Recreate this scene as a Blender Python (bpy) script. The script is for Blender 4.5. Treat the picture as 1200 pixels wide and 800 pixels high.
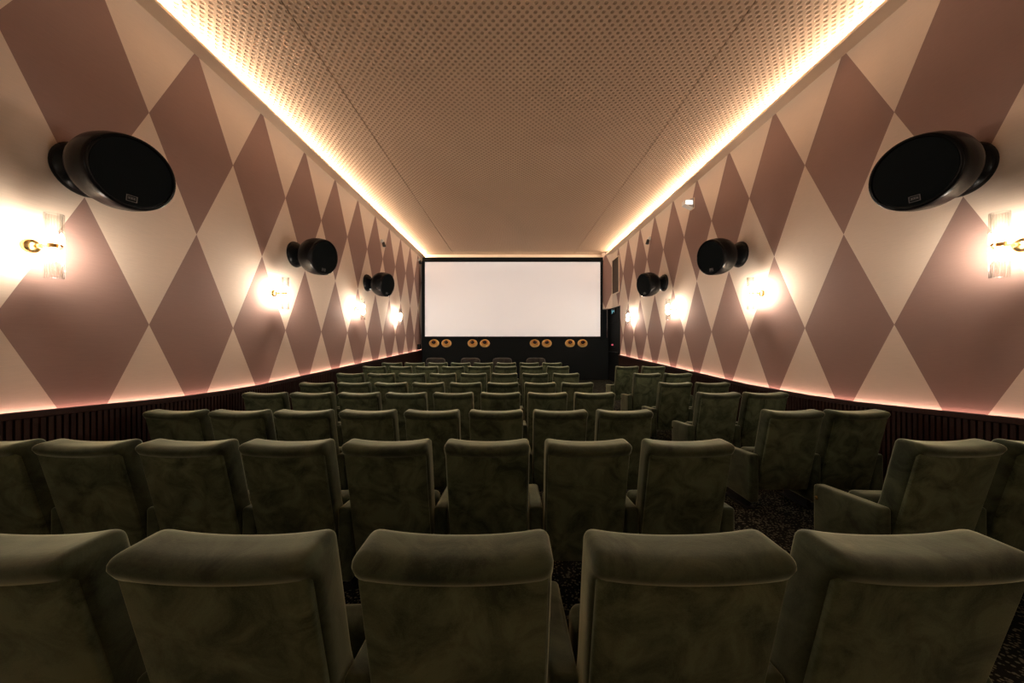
import bpy, math
from mathutils import Vector, Matrix

# ------------------------------------------------------------------ clear
for o in list(bpy.data.objects):
    bpy.data.objects.remove(o)
SC = bpy.context.scene
COL = SC.collection

# ------------------------------------------------------------------ camera, world, exposure, light levels
CZ = 1.70                                   # lens height
cam = bpy.data.cameras.new('camera')
cam.sensor_width = 36.0
cam.lens = 12.0
cam.shift_y = -2.0 / 1200.0
cam.clip_start = 0.02
cam_ob = bpy.data.objects.new('camera', cam)
cam_ob.location = (0, 0, CZ)
cam_ob.rotation_euler = (math.radians(90), 0, 0)
COL.objects.link(cam_ob)
SC.camera = cam_ob

world = bpy.data.worlds.new('world')
world.use_nodes = True
world.node_tree.nodes['Background'].inputs[0].default_value = (0.5, 0.6, 0.7, 1)
world.node_tree.nodes['Background'].inputs[1].default_value = 0.02
SC.world = world
SC.view_settings.view_transform = 'Standard'
SC.view_settings.look = 'None'
SC.view_settings.gamma = 1.0
SC.view_settings.use_curve_mapping = False
SC.view_settings.exposure = 1.02

COVE_POWER = 125.0
COVE_COLOR = (1.0, 0.80, 0.60)
FRONT_COVE_POWER = 6.0
BASE_POWER = 11.0
BASE_COLOR = (1.0, 0.54, 0.44)
BULB_POWER = 530.0
BULB_COLOR = (1.0, 0.87, 0.73)
SCREEN_ADDED_GLOW = .17  # emission added to the cloth to brighten the blank screen

# ------------------------------------------------------------------ room measures (camera at x = 0, y = depth)
WL, WR = -3.60, 3.78                         # side walls
YB, YF = -1.60, 13.60                        # back and front wall
ZCEIL = CZ + 3.38
ZLEDGE = CZ + 3.24
DOOR_Y0, DOOR_Y1, DOOR_TOP = 11.92, 13.50, CZ + 1.20

def interp(pts, y):
    if y <= pts[0][0]:
        return pts[0][1]
    for (a, za), (b, zb) in zip(pts, pts[1:]):
        if y <= b:
            return za + (zb - za) * (y - a) / (b - a)
    return pts[-1][1]

FLOOR = [(-1.7, .30), (1.15, .174), (2.3, .096), (3.45, .042), (4.6, .032), (5.75, .013), (6.9, .05), (8.05, .10), (9.2, .105), (13.7, .14)]
EDGE_L = [(-1.7, -.40), (2.4, -.516), (3.2, -.575), (3.7, -.607), (4.2, -.624), (4.8, -.632), (13.7, -.39)]
EDGE_R = [(-1.7, -.45), (2.52, -.575), (3.2, -.632), (3.7, -.668), (4.3, -.692), (5.4, -.70), (11.92, -.515), (13.7, -.47)]
def floor_z(y): return interp(FLOOR, y)

# ------------------------------------------------------------------ materials
def new_mat(name, color=(.5, .5, .5), rough=.6, metal=0.0, spec=.5):
    m = bpy.data.materials.new(name)
    m.use_nodes = True
    b = m.node_tree.nodes['Principled BSDF']
    b.inputs['Base Color'].default_value = (*color, 1)
    b.inputs['Roughness'].default_value = rough
    b.inputs['Metallic'].default_value = metal
    b.inputs['Specular IOR Level'].default_value = spec
    return m

def nodes(m):
    nt = m.node_tree
    return nt, nt.nodes, nt.links, nt.nodes['Principled BSDF']

def math_node(nt, op, a, b=None):
    n = nt.nodes.new('ShaderNodeMath')
    n.operation = op
    for i, v in enumerate((a, b)):
        if v is None:
            continue
        if isinstance(v, (int, float)):
            n.inputs[i].default_value = v
        else:
            nt.links.new(v, n.inputs[i])
    return n.outputs[0]

def emit_mat(name, color, strength):
    m = bpy.data.materials.new(name)
    m.use_nodes = True
    nt = m.node_tree
    nt.nodes.clear()
    e = nt.nodes.new('ShaderNodeEmission')
    e.inputs[0].default_value = (*color, 1)
    e.inputs[1].default_value = strength
    o = nt.nodes.new('ShaderNodeOutputMaterial')
    nt.links.new(e.outputs[0], o.inputs[0])
    return m

CREAM = (.78, .64, .53)
ROSE = (.33, .21, .18)

def diamond_mat(name, y0, step):
    m = new_mat(name, CREAM, .85, spec=.25)
    nt, N, L, b = nodes(m)
    tc = N.new('ShaderNodeTexCoord')
    sep = N.new('ShaderNodeSeparateXYZ')
    L.new(tc.outputs['Object'], sep.inputs[0])
    u = math_node(nt, 'DIVIDE', math_node(nt, 'SUBTRACT', sep.outputs['Y'], y0 - 40 * step), step)
    a = math_node(nt, 'MULTIPLY', math_node(nt, 'ABSOLUTE', math_node(nt, 'SUBTRACT', math_node(nt, 'FRACT', u), .5)), 2.0)
    v = math_node(nt, 'DIVIDE', math_node(nt, 'SUBTRACT', sep.outputs['Z'], CZ + 2.25 - 21 * 1.05), 2.10)
    bz = math_node(nt, 'MULTIPLY', math_node(nt, 'ABSOLUTE', math_node(nt, 'SUBTRACT', math_node(nt, 'FRACT', v), .5)), 2.0)
    dark = math_node(nt, 'LESS_THAN', math_node(nt, 'ADD', a, bz), 1.0)
    noise = N.new('ShaderNodeTexNoise')
    mp = N.new('ShaderNodeMapping')
    mp.inputs['Scale'].default_value = (1, 2.5, 45)
    L.new(tc.outputs['Object'], mp.inputs[0])
    L.new(mp.outputs[0], noise.inputs['Vector'])
    noise.inputs['Scale'].default_value = 4
    noise.inputs['Detail'].default_value = 4
    mix = N.new('ShaderNodeMix'); mix.data_type = 'RGBA'
    mix.inputs['A'].default_value = (*CREAM, 1)
    mix.inputs['B'].default_value = (*ROSE, 1)
    L.new(dark, mix.inputs['Factor'])
    hs = N.new('ShaderNodeHueSaturation')
    L.new(math_node(nt, 'ADD', math_node(nt, 'MULTIPLY', noise.outputs[0], .16), .92), hs.inputs['Value'])
    L.new(mix.outputs['Result'], hs.inputs['Color'])
    L.new(hs.outputs[0], b.inputs['Base Color'])
    bump = N.new('ShaderNodeBump')
    bump.inputs['Strength'].default_value = .08
    bump.inputs['Distance'].default_value = .004
    L.new(noise.outputs[0], bump.inputs['Height'])
    L.new(bump.outputs[0], b.inputs['Normal'])
    return m

def perforated_mat():
    m = new_mat('perforated_ceiling_board', (.60, .43, .285), .8, spec=.2)
    nt, N, L, b = nodes(m)
    tc = N.new('ShaderNodeTexCoord')
    sep = N.new('ShaderNodeSeparateXYZ')
    L.new(tc.outputs['Object'], sep.inputs[0])
    PX, PY = .088, .096
    def cell(off):
        fx = math_node(nt, 'SUBTRACT', math_node(nt, 'FRACT', math_node(nt, 'ADD', math_node(nt, 'DIVIDE', math_node(nt, 'ADD', sep.outputs['X'], 20), PX), off)), .5)
        fy = math_node(nt, 'SUBTRACT', math_node(nt, 'FRACT', math_node(nt, 'ADD', math_node(nt, 'DIVIDE', math_node(nt, 'ADD', sep.outputs['Y'], 20), PY), off)), .5)
        dx = math_node(nt, 'MULTIPLY', fx, PX)
        dy = math_node(nt, 'MULTIPLY', fy, PY)
        return math_node(nt, 'SQRT', math_node(nt, 'ADD', math_node(nt, 'MULTIPLY', dx, dx), math_node(nt, 'MULTIPLY', dy, dy)))
    d = math_node(nt, 'MINIMUM', cell(0.0), cell(0.5))
    mr = N.new('ShaderNodeMapRange')
    mr.inputs['From Min'].default_value = .014
    mr.inputs['From Max'].default_value = .024
    L.new(d, mr.inputs['Value'])
    mix = N.new('ShaderNodeMix'); mix.data_type = 'RGBA'
    mix.inputs['A'].default_value = (.37, .25, .165, 1)
    mix.inputs['B'].default_value = (.60, .42, .29, 1)
    L.new(mr.outputs[0], mix.inputs['Factor'])
    L.new(mix.outputs['Result'], b.inputs['Base Color'])
    bump = N.new('ShaderNodeBump')
    bump.inputs['Strength'].default_value = 1.0
    bump.inputs['Distance'].default_value = .014
    L.new(mr.outputs[0], bump.inputs['Height'])
    L.new(bump.outputs[0], b.inputs['Normal'])
    return m

def velvet_mat(name, dark, light, sheen, weight=.9):
    m = new_mat(name, dark, .75, spec=.2)
    nt, N, L, b = nodes(m)
    tc = N.new('ShaderNodeTexCoord')
    info = N.new('ShaderNodeObjectInfo')
    add = N.new('ShaderNodeVectorMath'); add.operation = 'ADD'
    L.new(tc.outputs['Object'], add.inputs[0])
    sc = N.new('ShaderNodeVectorMath'); sc.operation = 'SCALE'
    L.new(info.outputs['Location'], sc.inputs[0]); sc.inputs['Scale'].default_value = 3.7
    L.new(sc.outputs[0], add.inputs[1])
    n1 = N.new('ShaderNodeTexNoise'); n1.inputs['Scale'].default_value = 6; n1.inputs['Detail'].default_value = 6
    n1.inputs['Roughness'].default_value = .65; n1.inputs['Distortion'].default_value = .8
    n2 = N.new('ShaderNodeTexNoise'); n2.inputs['Scale'].default_value = 240; n2.inputs['Detail'].default_value = 2
    L.new(add.outputs[0], n1.inputs['Vector']); L.new(tc.outputs['Object'], n2.inputs['Vector'])
    r = N.new('ShaderNodeValToRGB')
    r.color_ramp.elements[0].position = .36; r.color_ramp.elements[0].color = (*dark, 1)
    r.color_ramp.elements[1].position = .60; r.color_ramp.elements[1].color = (*light, 1)
    f = math_node(nt, 'ADD', math_node(nt, 'MULTIPLY', n1.outputs[0], .86), math_node(nt, 'MULTIPLY', n2.outputs[0], .14))
    L.new(f, r.inputs[0])
    L.new(r.outputs[0], b.inputs['Base Color'])
    b.inputs['Sheen Weight'].default_value = weight
    b.inputs['Sheen Roughness'].default_value = .35
    b.inputs['Sheen Tint'].default_value = (*sheen, 1)
    bump = N.new('ShaderNodeBump'); bump.inputs['Strength'].default_value = .25; bump.inputs['Distance'].default_value = .006
    L.new(f, bump.inputs['Height']); L.new(bump.outputs[0], b.inputs['Normal'])
    return m

def carpet_mat():
    m = new_mat('patterned_carpet', (.02, .02, .018), .95, spec=.1)
    nt, N, L, b = nodes(m)
    tc = N.new('ShaderNodeTexCoord')
    vo = N.new('ShaderNodeTexVoronoi'); vo.inputs['Scale'].default_value = 48
    L.new(tc.outputs['Object'], vo.inputs['Vector'])
    no = N.new('ShaderNodeTexNoise'); no.inputs['Scale'].default_value = 9
    L.new(tc.outputs['Object'], no.inputs['Vector'])
    r = N.new('ShaderNodeValToRGB')
    r.color_ramp.elements[0].position = .22; r.color_ramp.elements[0].color = (.13, .13, .09, 1)
    r.color_ramp.elements[1].position = .30; r.color_ramp.elements[1].color = (.009, .011, .010, 1)
    L.new(math_node(nt, 'MULTIPLY', vo.outputs['Distance'], math_node(nt, 'ADD', no.outputs[0], .25)), r.inputs[0])
    L.new(r.outputs[0], b.inputs['Base Color'])
    return m

def wood_mat():
    m = new_mat('dark_stained_wood', (.045, .018, .012), .55, spec=.15)
    nt, N, L, b = nodes(m)
    tc = N.new('ShaderNodeTexCoord'); mp = N.new('ShaderNodeMapping')
    mp.inputs['Scale'].default_value = (12, 12, 1.2)
    no = N.new('ShaderNodeTexNoise'); no.inputs['Scale'].default_value = 5; no.inputs['Detail'].default_value = 5
    L.new(tc.outputs['Object'], mp.inputs[0]); L.new(mp.outputs[0], no.inputs['Vector'])
    r = N.new('ShaderNodeValToRGB')
    r.color_ramp.elements[0].color = (.014, .006, .005, 1); r.color_ramp.elements[1].color = (.046, .018, .012, 1)
    L.new(no.outputs[0], r.inputs[0]); L.new(r.outputs[0], b.inputs['Base Color'])
    return m

def clear_glass_mat():
    m = bpy.data.materials.new('ribbed_clear_glass'); m.use_nodes = True
    nt = m.node_tree; nt.nodes.clear()
    t = nt.nodes.new('ShaderNodeBsdfTransparent'); t.inputs[0].default_value = (.96, .96, .95, 1)
    g = nt.nodes.new('ShaderNodeBsdfGlossy'); g.inputs['Roughness'].default_value = .08
    lw = nt.nodes.new('ShaderNodeLayerWeight'); lw.inputs['Blend'].default_value = .35
    mx = nt.nodes.new('ShaderNodeMixShader'); o = nt.nodes.new('ShaderNodeOutputMaterial')
    nt.links.new(lw.outputs['Facing'], mx.inputs[0]); nt.links.new(t.outputs[0], mx.inputs[1]); nt.links.new(g.outputs[0], mx.inputs[2])
    nt.links.new(mx.outputs[0], o.inputs[0])
    return m

def screen_mat():
    m = new_mat('screen_cloth', (.84, .84, .85), .9, spec=.1)
    nt, N, L, b = nodes(m)
    no = N.new('ShaderNodeTexNoise'); no.inputs['Scale'].default_value = 700
    tc = N.new('ShaderNodeTexCoord'); L.new(tc.outputs['Object'], no.inputs['Vector'])
    bump = N.new('ShaderNodeBump'); bump.inputs['Strength'].default_value = .05; bump.inputs['Distance'].default_value = .001
    L.new(no.outputs[0], bump.inputs['Height']); L.new(bump.outputs[0], b.inputs['Normal'])
    b.inputs['Emission Color'].default_value = (1, .92, .88, 1)
    b.inputs['Emission Strength'].default_value = SCREEN_ADDED_GLOW  # added glow on top of the light the cloth reflects
    return m

M = dict(
    wall_l=diamond_mat('harlequin_wall_covering', 3.385, 1.02),
    wall_r=diamond_mat('harlequin_wall_covering', 3.375, 1.03),
    cream=new_mat('cream_paint', (.80, .65, .50), .7, spec=.25),
    ceiling=perforated_mat(),
    dark=new_mat('black_matte_paint', (.006, .0085, .0095), .85, spec=.2),
    black=new_mat('satin_black_lacquer', (.004, .0045, .005), .25, spec=.13),
    grille=new_mat('black_grille_cloth', (.008, .012, .014), .85, spec=.08),
    metal=new_mat('dark_steel', (.05, .05, .05), .45, metal=.8),
    silver=new_mat('brushed_silver', (.16, .16, .165), .5, metal=.6),
    brass=new_mat('polished_brass', (.78, .50, .20), .22, metal=1.0),
    green=velvet_mat('olive_green_velvet', (.018, .026, .014), (.064, .081, .044), (.86, .92, .64), 1.0),
    panel=velvet_mat('olive_green_velvet_flat', (.030, .041, .021), (.125, .148, .080), (.70, .76, .52), .45),
    brown=velvet_mat('taupe_velvet', (.026, .023, .020), (.058, .052, .044), (.42, .40, .36)),
    carpet=carpet_mat(),
    wood=wood_mat(),
    glass=clear_glass_mat(),
    screen=screen_mat(),
    white=new_mat('white_plastic', (.82, .80, .76), .4),
    orange=new_mat('orange_enamel', (.88, .56, .22), .45),
    yellow=new_mat('pale_yellow_enamel', (.70, .32, .06), .45),
    pupil=new_mat('black_red_enamel', (.03, .006, .005), .25),
    bronze=new_mat('bronze_slat', (.10, .062, .034), .5, metal=.4),
    cove=emit_mat('warm_led', COVE_COLOR, COVE_POWER),
    fcove=emit_mat('warm_led_front', COVE_COLOR, FRONT_COVE_POWER),
    base=emit_mat('rose_led', BASE_COLOR, BASE_POWER),
    bulb=emit_mat('lit_bulb', BULB_COLOR, BULB_POWER),
    dim_bulb=emit_mat('dimmed_bulb', BULB_COLOR, BULB_POWER * .5),
    fill_bulb=emit_mat('fill_bulb', BULB_COLOR, BULB_POWER * .26),  # for the added fill sconces behind the camera
    sign=emit_mat('teal_sign_light', (.22, .55, .62), .5),
    lens=emit_mat('white_lamp_lens', (1.0, .97, .93), .75),
    red=emit_mat('red_pilot_light', (1.0, .16, .22), .3),
)

# ------------------------------------------------------------------ mesh helpers
class MB:
    def __init__(self):
        self.v, self.f = [], []
    def add(self, v, f):
        o = len(self.v)
        self.v += [tuple(p) for p in v]
        self.f += [tuple(i + o for i in q) for q in f]
        return self
    def box(self, x0, x1, y0, y1, z0, z1):
        v = [(x, y, z) for x in (x0, x1) for y in (y0, y1) for z in (z0, z1)]
        return self.add(v, [(0, 1, 3, 2), (4, 6, 7, 5), (0, 4, 5, 1), (2, 3, 7, 6), (0, 2, 6, 4), (1, 5, 7, 3)])
    def loft(self, rings, closed=True, caps=True):
        n = len(rings[0]); v = [p for r in rings for p in r]; f = []
        for i in range(len(rings) - 1):
            for j in range(n if closed else n - 1):
                k = (j + 1) % n
                f.append((i * n + j, i * n + k, (i + 1) * n + k, (i + 1) * n + j))
        if caps and closed:
            f.append(tuple(reversed(range(n))))
            f.append(tuple(range((len(rings) - 1) * n, len(rings) * n)))
        return self.add(v, f)
    def lathe(self, profile, origin=(0, 0, 0), axis=(0, 0, 1), seg=32, caps=True, ribs=None, flat=None):
        q = Vector((0, 0, 1)).rotation_difference(Vector(axis).normalized())
        o = Vector(origin); rings = []
        for t, r in profile:
            ring = []
            for j in range(seg):
                a = 2 * math.pi * j / seg
                rr = r if not ribs or j % 2 else r * ribs
                p = o + q @ Vector((rr * math.cos(a), rr * math.sin(a), t))
                ring.append(p if flat is None else Vector((p.x, p.y, p.z * flat)))
            rings.append(ring)
        return self.loft(rings, True, caps)
    def rbox(self, c, s, r, k=3, m=2, fn=None):
        mm = m if isinstance(m, tuple) else (m, m, m)
        """rounded box as one welded quad shell; fn deforms each point"""
        axes = []
        for d in range(3):
            h = s[d] / 2
            rr = min(r, h * .98)
            t = [-h + rr * (1 - math.cos(math.pi / 2 * i / k)) for i in range(k)]
            inner = [-(h - rr) + 2 * (h - rr) * i / (mm[d] + 1) for i in range(mm[d] + 2)]
            axes.append(sorted(set([round(x, 6) for x in t + inner + [-x for x in t]])))
        idx, v, f = {}, [], []
        def pt(p):
            key = tuple(round(x, 6) for x in p)
            if key in idx:
                return idx[key]
            rr = [min(r, s[d] / 2 * .98) for d in range(3)]
            q = [max(-(s[d] / 2 - rr[d]), min(s[d] / 2 - rr[d], p[d])) for d in range(3)]
            e = [(p[d] - q[d]) / rr[d] for d in range(3)]
            mx = max(abs(x) for x in e)
            if mx > 1e-9:
                ln = math.sqrt(sum(x * x for x in e))
                e = [x * mx / ln for x in e]
            w = [q[d] + e[d] * rr[d] for d in range(3)]
            w = Vector((w[0] + c[0], w[1] + c[1], w[2] + c[2]))
            if fn:
                w = Vector(fn(*w))
            idx[key] = len(v); v.append(w)
            return idx[key]
        for d in range(3):
            a, b2 = [(1, 2), (2, 0), (0, 1)][d]
            for sg in (-1, 1):
                A, B = axes[a], axes[b2]
                for i in range(len(A) - 1):
                    for j in range(len(B) - 1):
                        quad = []
                        for (ii, jj) in ((i, j), (i + 1, j), (i + 1, j + 1), (i, j + 1)):
                            p = [0, 0, 0]
                            p[d] = sg * s[d] / 2; p[a] = A[ii]; p[b2] = B[jj]
                            quad.append(pt(p))
                        f.append(tuple(quad if sg > 0 else reversed(quad)))
        return self.add(v, f)
    def build(self, name, mat, parent=None, smooth=False, loc=None, fix=False):
        me = bpy.data.meshes.new(name)
        me.from_pydata(self.v, [], self.f)
        if fix:
            import bmesh
            bm = bmesh.new(); bm.from_mesh(me)
            bmesh.ops.recalc_face_normals(bm, faces=bm.faces)
            bm.to_mesh(me); bm.free()
        if smooth:
            me.polygons.foreach_set('use_smooth', [True] * len(me.polygons))
            try:
                me.set_sharp_from_angle(angle=math.radians(50))
            except Exception:
                pass
        me.materials.append(mat)
        me.update()
        o = bpy.data.objects.new(name, me)
        if loc:
            o.location = loc
        if parent:
            o.parent = parent
        COL.objects.link(o)
        return o

def tag(o, label, cat, group=None):
    o['label'] = label; o['category'] = cat
    if group:
        o['group'] = group
    return o

def struct(o, label=None):
    o['kind'] = 'structure'
    if label:
        o['label'] = label
    return o

def thing(name, loc, label, cat, group=None, rz=0):
    o = bpy.data.objects.new(name, None)
    o.empty_display_size = .1
    o.location = loc; o.rotation_euler = (0, 0, rz)
    COL.objects.link(o)
    return tag(o, label, cat, group)

def copy_children(src, dst):
    for ch in src.children:
        c = ch.copy(); COL.objects.link(c); c.parent = dst
        for g in ch.children:
            d = g.copy(); COL.objects.link(d); d.parent = c

def dup(root, loc, label):
    r = root.copy(); COL.objects.link(r)
    r.location = loc; r['label'] = label
    copy_children(root, r)
    return r

# ------------------------------------------------------------------ structure
ys = [YB + (YF - YB) * i / 60 for i in range(61)]
b = MB()
rings = [[(WL - .3, y, floor_z(y)), (WR + .3, y, floor_z(y)), (WR + .3, y, -.2), (WL - .3, y, -.2)] for y in ys]
b.loft(rings)
struct(b.build('floor', M['carpet'], fix=True), 'dark carpet with pale speckles')

struct(MB().box(WL - .2, WL, YB, YF, -.15, ZCEIL + .2).build('wall_left', M['wall_l']), 'left wall with cream and rose harlequin diamonds')
b = MB()
b.box(WR, WR + .2, YB, DOOR_Y0, -.15, ZCEIL + .2)
b.box(WR, WR + .2, DOOR_Y0, DOOR_Y1, DOOR_TOP, ZCEIL + .2)
b.box(WR, WR + .2, DOOR_Y1, YF, -.15, ZCEIL + .2)
struct(b.build('wall_right', M['wall_r']), 'right wall with cream and rose harlequin diamonds')
struct(MB().box(WL - .2, WR + .2, YF, YF + .2, -.15, ZCEIL + .2).build('wall_front', M['dark']), 'black wall behind and below the screen')
struct(MB().box(WL - .2, WR + .2, YB - .2, YB, -.15, ZCEIL + .2).build('wall_back', M['cream']))

# ceiling: three perforated boards with a narrow shadow gap between them
b = MB()
s0, s1 = -2.30, 2.43
for x0, x1 in ((WL, s0 - .006), (s0 + .006, s1 - .006), (s1 + .006, WR)):
    b.box(x0, x1, YB, YF, ZCEIL, ZCEIL + .04)
struct(b.build('ceiling', M['ceiling']), 'tan perforated ceiling boards')
struct(MB().box(WL - .2, WR + .2, YB, YF, ZCEIL + .12, ZCEIL + .2).build('ceiling_void', M['dark']))

# cove ledges with an upright lip; the lamp strip lies in the trough behind the lip
def ledge(side, n):
    w = WL if side < 0 else WR
    d = -side
    prof = [(0, 0), (.185, 0), (.185, .028), (.174, .028), (.174, .016), (0, .016)]
    rings = [[(w + d * px, y, ZLEDGE + pz) for px, pz in prof] for y in (YB, YF)]
    struct(MB().loft(rings).build('trim_%d' % n, M['cream'], fix=True), 'cream ledge under the ceiling hiding the cove light')
    r = thing('light_strip', (w + d * .03, 3.05, ZLEDGE + .016), 'warm white light strip in the ledge along the top of the %s wall' % ('left' if side < 0 else 'right'), 'light strip', 'ceiling cove light strips')
    hs = MB()
    hs.loft([[(d * px, yy, pz) for px, pz in ((0, 0), (.022, 0), (.022, .010), (.014, .010), (.014, .034), (0, .034))] for yy in (0, YF - .02 - 3.05)])
    hs.build('housing', M['metal'], r, fix=True)
    mb = MB()
    y = 0
    while y < YF - .1 - 3.05:
        y1 = min(y + .5, YF - .03 - 3.05)
        q = [(d * .0145, yy, zz) for yy in (y, y1) for zz in (.011, .033)]
        mb.add(q, [(0, 1, 3, 2) if d < 0 else (2, 3, 1, 0)])
        y = y1
    mb.build('diffuser', M['cove'], r)
ledge(-1, 1); ledge(1, 2)

# slatted dark wood dado with a rose light strip in the slot behind its top
def dado(side, n):
    w = WL if side < 0 else WR
    d = -side
    E = EDGE_L if side < 0 else EDGE_R
    y1 = YF if side < 0 else DOOR_Y0 - .02
    mb = MB()
    N_ = 110
    yy = sorted(set([YB + (y1 - YB) * i / N_ for i in range(N_ + 1)] + [p[0] for p in E if YB < p[0] < y1]))
    # backing with the slot: profile from the floor up to the top cap
    rings = []
    for y in yy:
        e = CZ + interp(E, y); f = floor_z(y) - .02
        prof = [(.0, f), (.055, f), (.055, e - .05), (.080, e - .045), (.080, e - .005), (.076, e), (.036, e), (.036, e - .035), (.0, e - .035)]
        rings.append([(w + d * px, y, pz) for px, pz in prof])
    mb.loft(rings)
    y = YB + .02
    while y < y1 - .04:
        e = CZ + interp(E, y + .015) - .052; f = floor_z(y + .015)
        xa, xb = w + d * .05, w + d * .072
        mb.box(min(xa, xb), max(xa, xb), y, y + .028, f, e)
        y += .044
    struct(mb.build('baseboard_left' if side < 0 else 'baseboard_right', M['wood'], fix=True), 'dark slatted wood dado along the wall')
    mb = MB()
    y = 2.0
    while y < y1 - .05:
        ya = min(y + .4, y1 - .02)
        za, zb = CZ + interp(E, y) - .030, CZ + interp(E, ya) - .030
        xa, xb = w + d * .014, w + d * .030
        mb.add([(xa, y, za), (xb, y, za), (xb, ya, zb), (xa, ya, zb), (xa, y, za - .004), (xb, y, za - .004), (xb, ya, zb - .004), (xa, ya, zb - .004)],
               [(0, 1, 2, 3), (7, 6, 5, 4), (0, 4, 5, 1), (1, 5, 6, 2), (2, 6, 7, 3), (3, 7, 4, 0)])
        y = ya
    tag(mb.build('light_strip', M['base'], fix=True), 'rose light strip behind the wood dado at the foot of the %s wall' % ('left' if side < 0 else 'right'), 'light strip', 'dado light strips')
dado(-1, 3); dado(1, 4)

# door in the right wall beside the screen
b = MB()
b.box(WR + .02, WR + .07, DOOR_Y0 + .05, DOOR_Y1 - .05, .14, 2.32)
door = struct(b.build('door_1', M['dark']), 'black exit door beside the screen')
fr = MB()
fr.box(WR - .005, WR + .19, DOOR_Y0, DOOR_Y0 + .05, .1, DOOR_TOP)
fr.box(WR - .005, WR + .19, DOOR_Y1 - .05, DOOR_Y1, .1, DOOR_TOP)
fr.box(WR + .02, WR + .19, DOOR_Y0 + .05, DOOR_Y1 - .05, 2.34, DOOR_TOP)
fr.build('door_frame', M['dark'], door)
MB().box(WR + .07, WR + .19, DOOR_Y0 + .05, DOOR_Y1 - .05, .1, 2.34).build('door_backing', M['dark'], door)
h = MB(); h.rbox((WR - .035, DOOR_Y0 + .75, 1.25), (.03, 1.0, .035), .012)
for yy_ in (.32, 1.18):
    h.box(WR - .03, WR + .02, DOOR_Y0 + yy_ - .02, DOOR_Y0 + yy_ + .02, 1.235, 1.265)
h.build('push_bar', M['metal'], door, smooth=True)
MB().rbox((WR - .004, 12.85, 1.51), (.05, .10, .06), .02).build('indicator_light', M['red'], door, smooth=True)['label'] = 'small glowing red indicator'

# ------------------------------------------------------------------ screen
SY = 13.30
sx0, sx1, sz0, sz1 = -3.39, 3.44, CZ + .13, CZ + 3.03
root = thing('cinema_screen', ((sx0 + sx1) / 2, SY, 0.14), 'wide blank off-white cinema screen with a thin black surround', 'screen')
def child(mb, name, mat, root, **kw):
    o = mb.build(name, mat, **kw)
    o.parent = root
    o.matrix_parent_inverse = Matrix.Translation(-Vector(root.location)) if not any(root.rotation_euler) else (Matrix.Translation(root.location) @ root.rotation_euler.to_matrix().to_4x4()).inverted()
    return o
child(MB().box(sx0, sx1, SY, SY + .02, sz0, sz1), 'screen_surface', M['screen'], root)
f = MB()
f.box(sx0 - .09, sx1 + .09, SY - .05, SY + .06, sz1, sz1 + .17)
f.box(sx0 - .07, sx0, SY - .05, SY + .06, sz0 - .05, sz1)
f.box(sx1, sx1 + .08, SY - .05, SY + .06, sz0 - .05, sz1)
f.box(sx0, sx1, SY - .05, SY + .06, sz0 - .05, sz0)
child(f, 'screen_frame', M['dark'], root)
pl = MB().box(WL + .09, WR - .01, SY + .02, YF, floor_z(SY) - .02, sz0 - .05)
struct(pl.build('wall_apron', M['dark']), 'black wall apron under the screen')
mb = MB()
x = sx0 + .2
while x < sx1 - .2:
    mb.box(x, x + .5, SY + .02, SY + .04, sz1 + .17, sz1 + .177); x += .5
tag(mb.build('light_strip', M['fcove']), 'warm light strip lying on top of the black screen frame', 'light strip')

struct(MB().box(WL, WR, YF - .05, YF, sz1 + .10, ZCEIL).build('trim_5', M['cream']), 'cream bulkhead strip above the screen')
struct(MB().add([(sx1 + .085, 13.30, DOOR_TOP), (WR, 12.86, DOOR_TOP), (WR, 13.6, DOOR_TOP), (sx1 + .085, 13.6, DOOR_TOP),
                 (sx1 + .085, 13.30, ZCEIL), (WR, 12.86, ZCEIL), (WR, 13.6, ZCEIL), (sx1 + .085, 13.6, ZCEIL)],
                [(3, 2, 1, 0), (4, 5, 6, 7), (0, 1, 5, 4), (1, 2, 6, 5), (2, 3, 7, 6), (3, 0, 4, 7)]).build('trim_6', M['wall_r'], fix=True), 'slanted wall return beside the screen')

# eye ornaments on the apron
PAIRS = [(508.6, 523.1), (553.7, 568.2), (626.7, 640.8), (668.0, 682.8)]
words = ['leftmost', 'second', 'third', 'rightmost']
eye0 = None
ex = SY + .02
for pi, pr in enumerate(PAIRS):
    for si, px in enumerate(pr):
        X = (px - 600) * (ex - .03) / 400
        Z = CZ - 4.2 * ex / 400
        lab = 'round orange eye on black wall under screen, %s of the %s pair%s' % (('left one', 'right one')[si], words[pi], '' if pi in (0, 3) else ' from left')
        if eye0 is None:
            eye0 = thing('eye_ornament', (X, ex, Z), lab, 'ornament', 'orange eyes under the screen')
            MB().lathe([(0, .195), (.02, .195), (.05, .175), (.075, .13), (.085, .0005)], axis=(0, -1, 0), seg=32, flat=.82).build('eyeball', M['orange'], eye0, smooth=True, fix=True)
            ring = MB().lathe([(.060, .140), (.082, .136), (.098, .105), (.100, .085), (.080, .08)], origin=(0, 0, .035), axis=(0, -1, 0), seg=32, caps=False, flat=.82)
            ring.build('iris', M['yellow'], eye0, smooth=True, fix=True)
            MB().lathe([(.070, .085), (.10, .082), (.125, .055), (.133, .0005)], origin=(0, 0, .055), axis=(0, -1, 0), seg=24, flat=.82).build('pupil', M['pupil'], eye0, smooth=True, fix=True)
        else:
            dup(eye0, (X, ex, Z), lab)

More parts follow.
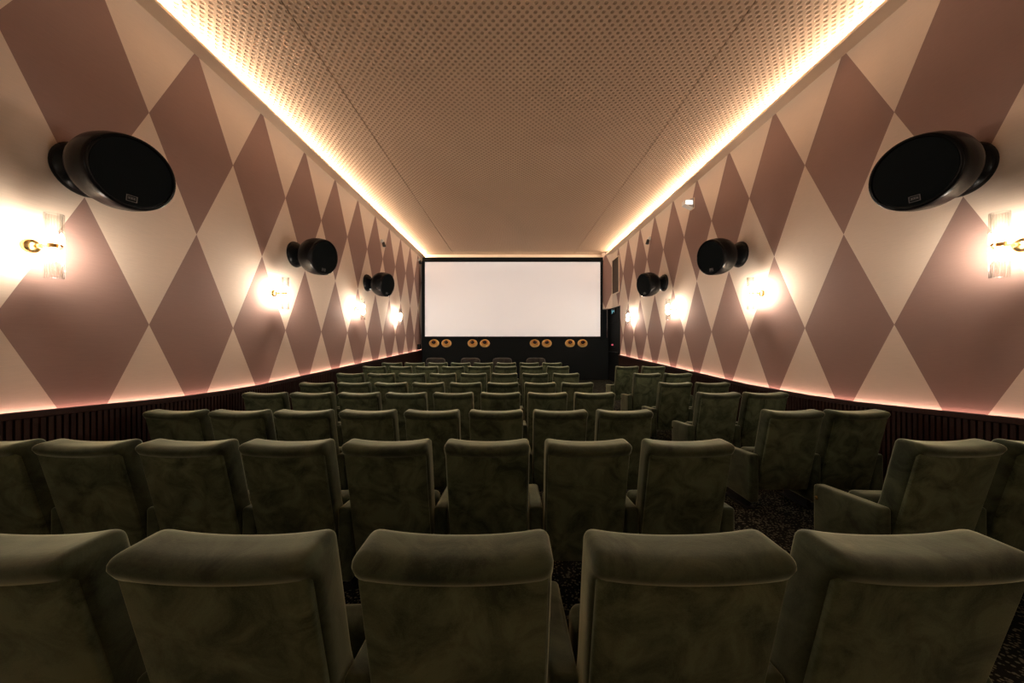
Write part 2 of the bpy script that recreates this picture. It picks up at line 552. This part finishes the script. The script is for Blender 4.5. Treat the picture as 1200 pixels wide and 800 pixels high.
# ------------------------------------------------------------------ cinema seats
PITCH, SW = .60, .505
H = 1.0
TAN = math.tan(math.radians(13))
def recline(x, y, z):
    return (x, y + TAN * (H - z), z)
def sstep(a, b_, t):
    t = max(0, min(1, (t - a) / (b_ - a)))
    return t * t * (3 - 2 * t)
def back_fn(x, y, z):
    u = 2 * x / SW
    top = sstep(.84, .96, z)
    z2 = z - .020 * top * (1 - u * u) + .006 * top * u ** 4
    rear = sstep(.0, .12, .14 - y)                    # 1 at the rear face
    roll = math.sqrt(max(0, 1 - ((z - .966) / .036) ** 2))
    y2 = y - rear * (.032 * roll) - .006 * rear * sstep(.92, .98, z) * (1 - u * u)
    y2 += .05 * (1 - rear) * (1 - sstep(.25, .6, z))   # a little deeper at the lumbar
    return recline(x * (1 - .02 * (1 - sstep(.2, 1, z))), y2, z2)

def make_seat(label):
    root = thing('cinema_chair', (0, 0, 0), label, 'chair', 'green velvet cinema chairs')
    MB().rbox((0, .085, .61), (SW, .135, .78), .034, k=4, m=(9, 2, 26), fn=back_fn).build('backrest', M['green'], root, smooth=True)
    def pan(x, y, z):
        u = x / .236; v = (z - .565) / .365
        return recline(x, y - .010 * max(0, 1 - u ** 4) * max(0, 1 - v ** 4), z - .018 * sstep(.6, .9, z) * (1 - u * u))
    MB().rbox((0, .018, .572), (.478, .03, .744), .010, k=3, m=(8, 1, 12), fn=pan).build('back_panel', M['panel'], root, smooth=True)
    def seat_fn(x, y, z):
        t = (z - .18)
        return (x, y + .10 * t, z - .008 * (1 - (x / .25) ** 2) * sstep(.4, .56, z))
    MB().rbox((0, .375, .36), (.485, .135, .37), .045, k=4, m=3, fn=seat_fn).build('seat', M['green'], root, smooth=True)
    def arm_fn(x, y, z):
        if z > .3:
            z -= .09 * max(0, y - .12) * sstep(.3, .55, z)
        return (x, y, z)
    arm = MB().rbox((PITCH / 2, .385, .325), (.088, .47, .47), .022, k=3, m=4, fn=arm_fn).build('armrest', M['green'], root, smooth=True)
    lg = MB().box(PITCH / 2 - .02, PITCH / 2 + .02, .24, .52, .02, .10)
    lg.box(PITCH / 2 - .045, PITCH / 2 + .045, .20, .56, -.012, .02)
    lg.build('leg', M['metal'], root)
    return root, arm

ORD = ['first', 'second', 'third', 'fourth', 'fifth', 'sixth', 'seventh', 'eighth']
def depth(i): return .83 + 1.15 * i
def seat_loc(xl, i):
    y = depth(i)
    return (xl + SW / 2, y, floor_z(y + .38))
proto, proto_arm = make_seat('')
badge_mb = MB().lathe([(0, .014), (.004, .014), (.006, .010)], origin=(PITCH / 2 - .0435, .585, .42), axis=(-1, 0, 0), seg=16)
left_parts = [c for c in proto.children if c.name.startswith(('armrest', 'leg'))]
first = True
badge0 = None
def put_seat(xl, i, label, left_arm, badge=False):
    global first, badge0
    loc = seat_loc(xl, i)
    if first:
        proto.location = loc; proto['label'] = label; r = proto; first = False
    else:
        r = proto.copy(); COL.objects.link(r); r.location = loc; r['label'] = label
        copy_children_base(r)
    if left_arm:
        for c in left_parts:
            k = c.copy(); COL.objects.link(k); k.parent = r; k.location = (-PITCH, 0, 0)
            if badge and c.name.startswith('armrest'):
                if badge0 is None:
                    badge0 = badge_mb.build('row_badge', M['brass'], k, smooth=True, fix=True)
                else:
                    d = badge0.copy(); COL.objects.link(d); d.parent = k
    return r
BASE_PARTS = list(proto.children)
def copy_children_base(r):
    for ch in BASE_PARTS:
        c = ch.copy(); COL.objects.link(c); c.parent = r

row_phrase = ['row nearest the viewer'] + ['%s row from the viewer' % w for w in ORD[1:7]] + ['green row nearest the screen']
for i in range(8):
    ks = range(-3, 2) if i == 0 else range(-6, 2)
    for n, k in enumerate(ks):
        if i == 0:
            lab = 'green velvet cinema chair seen from behind, %s from the left, row nearest the viewer' % ORD[n]
        else:
            lab = 'green velvet cinema chair, %s from the left wall, %s' % (ORD[n], row_phrase[i])
        put_seat(.2 + PITCH * k, i, lab, n == 0)
for i in range(1, 7):
    put_seat(2.38, i, 'green velvet cinema chair on the right side of the aisle, %s' % row_phrase[i], True, True)
    put_seat(2.98, i, 'green velvet cinema chair against the right wall dado, %s' % row_phrase[i], False)

# brown lounge chairs in front
def lounge(loc, label):
    r = thing('lounge_chair', loc, label, 'chair', 'brown lounge chairs before the screen')
    W = .58
    def bf(x, y, z):
        u = 2 * x / W
        return (x, y + .18 * (1.0 - z) + .10 * u * u, z - .045 * sstep(.7, 1.0, z) * u ** 4)
    MB().rbox((0, .09, .68), (W, .14, .74), .065, k=4, m=5, fn=bf).build('backrest', M['brown'], r, smooth=True)
    MB().rbox((0, .46, .36), (.50, .56, .17), .05, k=4, m=3).build('seat', M['brown'], r, smooth=True)
    for s in (-1, 1):
        MB().rbox((s * .30, .45, .42), (.11, .62, .40), .05, k=4, m=3).build('armrest', M['brown'], r, smooth=True)
        for yy in (.22, .68):
            MB().lathe([(0, .012), (.26, .02)], origin=(s * .27, yy, 0), seg=10).build('leg', M['metal'], r, smooth=True, fix=True)
    return r
l0 = None
for n, (px, w_) in enumerate(zip((509, 550.5, 588.5, 628.5), ('leftmost of the four', 'second of four from the left', 'third of four from the left', 'rightmost of the four'))):
    y = 10.1
    loc = ((px - 600) * y / 400, y, floor_z(y + .3))
    lab = 'brown round-backed lounge chair before the screen, ' + w_
    if l0 is None: l0 = lounge(loc, lab)
    else: dup(l0, loc, lab)

# ------------------------------------------------------------------ wall speakers
def speaker(side, y, label):
    w = WL if side < 0 else WR
    d = -side
    z = CZ + 1.41
    r = thing('wall_speaker', (w, y, z), label, 'speaker', 'black egg-shaped wall speakers')
    ax = Vector((d * math.cos(math.radians(13)), -math.sin(math.radians(13)), -math.tan(math.radians(9)))).normalized()
    MB().lathe([(0, .205), (.015, .212), (.05, .20), (.09, .165), (.12, .11), (.135, .04)], axis=(d, 0, 0), seg=40).build('wall_mount', M['black'], r, smooth=True, fix=True)
    p = Vector((d * .10, 0, 0))
    MB().lathe([(-.02, .10), (.05, .085), (.12, .10)], origin=p, axis=ax, seg=32).build('neck', M['black'], r, smooth=True, fix=True)
    o = p + ax * .075
    body = MB().lathe([(0, .07), (.015, .12), (.05, .185), (.10, .238), (.16, .272), (.23, .291), (.30, .294), (.37, .288), (.410, .281), (.417, .273), (.417, .262), (.402, .256)], origin=o, axis=ax, seg=64)
    body.build('cabinet', M['black'], r, smooth=True, fix=True)
    g = MB().lathe([(.396, .257), (.406, .252), (.409, .15), (.410, .0005)], origin=o, axis=ax, seg=64)
    go = g.build('grille', M['grille'], r, smooth=True, fix=True)
    # small outlined badge low on the grille: a frame with two bars and three short strokes in it
    up = (Vector((0, 0, 1)) - ax * ax.z).normalized(); rt = up.cross(ax) * -1
    c = o + ax * .414 - up * .20
    bb = MB()
    def plate(u0, u1, v0, v1):
        q = [c + rt * u + up * v + ax * t for u in (u0, u1) for v in (v0, v1) for t in (-.004, .002)]
        bb.add(q, [(0, 1, 3, 2), (4, 6, 7, 5), (0, 4, 5, 1), (2, 3, 7, 6), (0, 2, 6, 4), (1, 5, 7, 3)])
    W_, H_, t = .034, .024, .0035
    plate(-W_, W_, H_ - t, H_); plate(-W_, W_, -H_, -H_ + t); plate(-W_, -W_ + t, -H_, H_); plate(W_ - t, W_, -H_, H_)
    plate(-.024, .024, .006, .010); plate(-.024, .024, -.006, -.002)
    for u in (-.016, 0, .016):
        plate(u - .002, u + .002, -.006, .010)
    bo = bb.build('badge', M['silver'], r, fix=True)
    return r
near = ['nearest the viewer', 'middle of three', 'nearest the screen']
for i, y in enumerate((2.85, 5.65, 8.45)):
    speaker(-1, y, 'black egg-shaped speaker on the left diamond wall, ' + near[i])
for i, y in enumerate((2.85, 5.65, 8.45)):
    speaker(1, y, 'black egg-shaped speaker on the right diamond wall, ' + near[i])

# ------------------------------------------------------------------ wall sconces (each carries its own lamps)
def sconce(side, y, label, lamp='bulb'):
    w = WL if side < 0 else WR
    d = -side
    r = thing('wall_sconce', (w, y, CZ + .70), label, 'wall lamp', 'brass and ribbed glass wall sconces')
    MB().lathe([(0, .055), (.012, .055), (.03, .045), (.042, .02)], axis=(d, 0, 0), seg=32).build('back_plate', M['brass'], r, smooth=True, fix=True)
    a = MB().lathe([(.035, .010), (.15, .010)], axis=(d, 0, 0), seg=14)
    a.lathe([(.070, .018), (.085, .018)], axis=(d, 0, 0), seg=14)
    a.build('arm', M['brass'], r, smooth=True, fix=True)
    X = d * .18
    h = MB().lathe([(-.022, .022), (-.018, .034), (.018, .034), (.022, .022)], origin=(X, 0, 0), seg=24)
    h.lathe([(.02, .012), (.045, .012)], axis=(d, 0, 0), origin=(X + d * .01, 0, 0), seg=12)
    h.build('holder', M['brass'], r, smooth=True, fix=True)
    for s in (-1, 1):
        g = MB()
        R = .050
        prof = [(s * .012, R * .55), (s * .016, R), (s * .236, R), (s * .241, R * .97), (s * .236, R * .84), (s * .02, R * .84)]
        g.lathe(prof, origin=(X, 0, 0), seg=48, caps=False, ribs=.93)
        g.build('glass_shade', M['glass'], r, smooth=True, fix=True)
        MB().lathe([(s * .022, .010), (s * .03, .020), (s * .075, .021), (s * .10, .016), (s * .112, .004)], origin=(X, 0, 0), seg=12).build('bulb', M[lamp], r, smooth=True, fix=True)
    return r
sw = ['nearest the viewer', 'second from the viewer', 'third from the viewer', 'nearest the screen']
for i, y in enumerate((2.55, 5.15, 7.83, 10.45)):
    sconce(-1, y, 'lit glass and brass sconce on the left wall, ' + sw[i], 'bulb' if i else 'dim_bulb')
for i, y in enumerate((2.52, 5.15, 7.87, 10.6)):
    sconce(1, y, 'lit glass and brass sconce on the right wall, ' + sw[i], 'bulb' if i else 'dim_bulb')


sconce(-1, -.10, 'added glass and brass fill sconce on the left wall, unseen behind the viewer', 'fill_bulb')  # unseen pair added as fill for the backs of the nearest chairs
sconce(1, -.10, 'added glass and brass fill sconce on the right wall, unseen behind the viewer', 'fill_bulb')

# ------------------------------------------------------------------ small fittings
# emergency light high on the right wall
r = thing('emergency_light', (WR, 7.13, CZ + 2.83), 'white wedge-shaped emergency light high on the right wall under the ledge', 'lamp')
MB().rbox((-.01, 0, 0), (.02, .16, .22), .008).build('back_plate', M['cream'], r, smooth=True)
rings = [[(-.03, yy, -.10), (-.03, yy, .11), (-.20, yy, .06), (-.20, yy, -.02)] for yy in (-.07, .07)]
MB().loft(rings).build('housing', M['white'], r, fix=True)
MB().box(-.19, -.04, -.0725, -.069, -.03, .055).build('lens', M['lens'], r)
MB().box(-.031, -.019, -.068, .068, -.09, .10).build('gasket', M['dark'], r)
# small clip-on sensors
def sensor(side, y, z, label):
    w = WL if side < 0 else WR
    d = -side
    r = thing('wall_sensor', (w, y, z), label, 'sensor', 'small wall sensors')
    MB().rbox((d * .03, 0, .06), (.06, .09, .09), .012).build('bracket', M['white'], r, smooth=True)
    MB().lathe([(0, .035), (.12, .045), (.125, .03)], origin=(d * .06, 0, .03), axis=(d * .3, -.2, -1), seg=20).build('sensor_head', M['metal'], r, smooth=True, fix=True)
sensor(-1, 9.4, CZ + 2.65, 'small dark sensor on a white bracket high on the left wall')
sensor(1, 9.33, CZ + 2.70, 'small dark sensor on a white bracket high on the right wall')
sensor(-1, 13.1, CZ + 3.0, 'small white sensor beside the top left corner of the screen')
b = MB().rbox((WL + .05, 13.05, CZ - .27), (.10, .20, .20), .012)
tag(b.build('socket_box', M['black'], smooth=True), 'small black box at the foot of the left wall beside the screen', 'socket box')
# ventilation grille above the door
r = thing('air_vent', (WR, 12.42, CZ + 2.33), 'bronze slatted air vent high in the right wall above the exit door', 'vent')
v = MB(); vy, vz = .42, .66
v.box(-.025, 0, -vy, -vy + .04, -vz, vz); v.box(-.025, 0, vy - .04, vy, -vz, vz)
v.box(-.025, 0, -vy, vy, vz - .04, vz); v.box(-.025, 0, -vy, vy, -vz, -vz + .04)
v.build('frame', M['cream'], r)
v = MB()
yy = -vy + .05
while yy < vy - .05:
    v.box(-.018, -.002, yy, yy + .03, -vz + .04, vz - .04); yy += .045
v.build('slats', M['bronze'], r)
MB().box(-.003, .0, -vy + .03, vy - .03, -vz + .03, vz - .03).build('backing', M['dark'], r)
# exit sign on the transom of the door
r = thing('exit_sign', (WR + .02, 12.72, CZ + 1.06), 'small dark exit sign with teal running figure and arrow above the door', 'sign')
MB().rbox((-.02, 0, 0), (.04, .46, .20), .01).build('sign_box', M['black'], r, smooth=True)
g = MB()
def flat(pts):
    n = len(pts)
    g.add([(-.046, p[0], p[1]) for p in pts] + [(-.040, p[0], p[1]) for p in pts],
          [tuple(range(n)), tuple(reversed(range(n, 2 * n)))] + [(i, i + n, (i + 1) % n + n, (i + 1) % n) for i in range(n)])
flat([(.11 + .016 * math.cos(a * .7854), .055 + .016 * math.sin(a * .7854)) for a in range(8)])       # head
flat([(.085, .035), (.115, .035), (.10, -.02), (.075, -.015)])                                         # trunk
flat([(.10, -.02), (.075, -.015), (.10, -.055), (.135, -.075), (.14, -.06), (.115, -.045)])            # leg behind
flat([(.095, -.015), (.075, -.005), (.04, -.035), (.05, -.075), (.065, -.075), (.06, -.04)])           # leg ahead
flat([(.11, .03), (.115, .015), (.145, .0), (.15, .012)])                                              # arm
flat([(.09, .03), (.085, .015), (.055, .005), (.05, .02)])                                             # arm
flat([(-.02, .012), (-.02, -.012), (-.10, -.012), (-.10, -.04), (-.16, 0), (-.10, .04), (-.10, .012)]) # arrow
g.build('pictogram', M['sign'], r, fix=True)
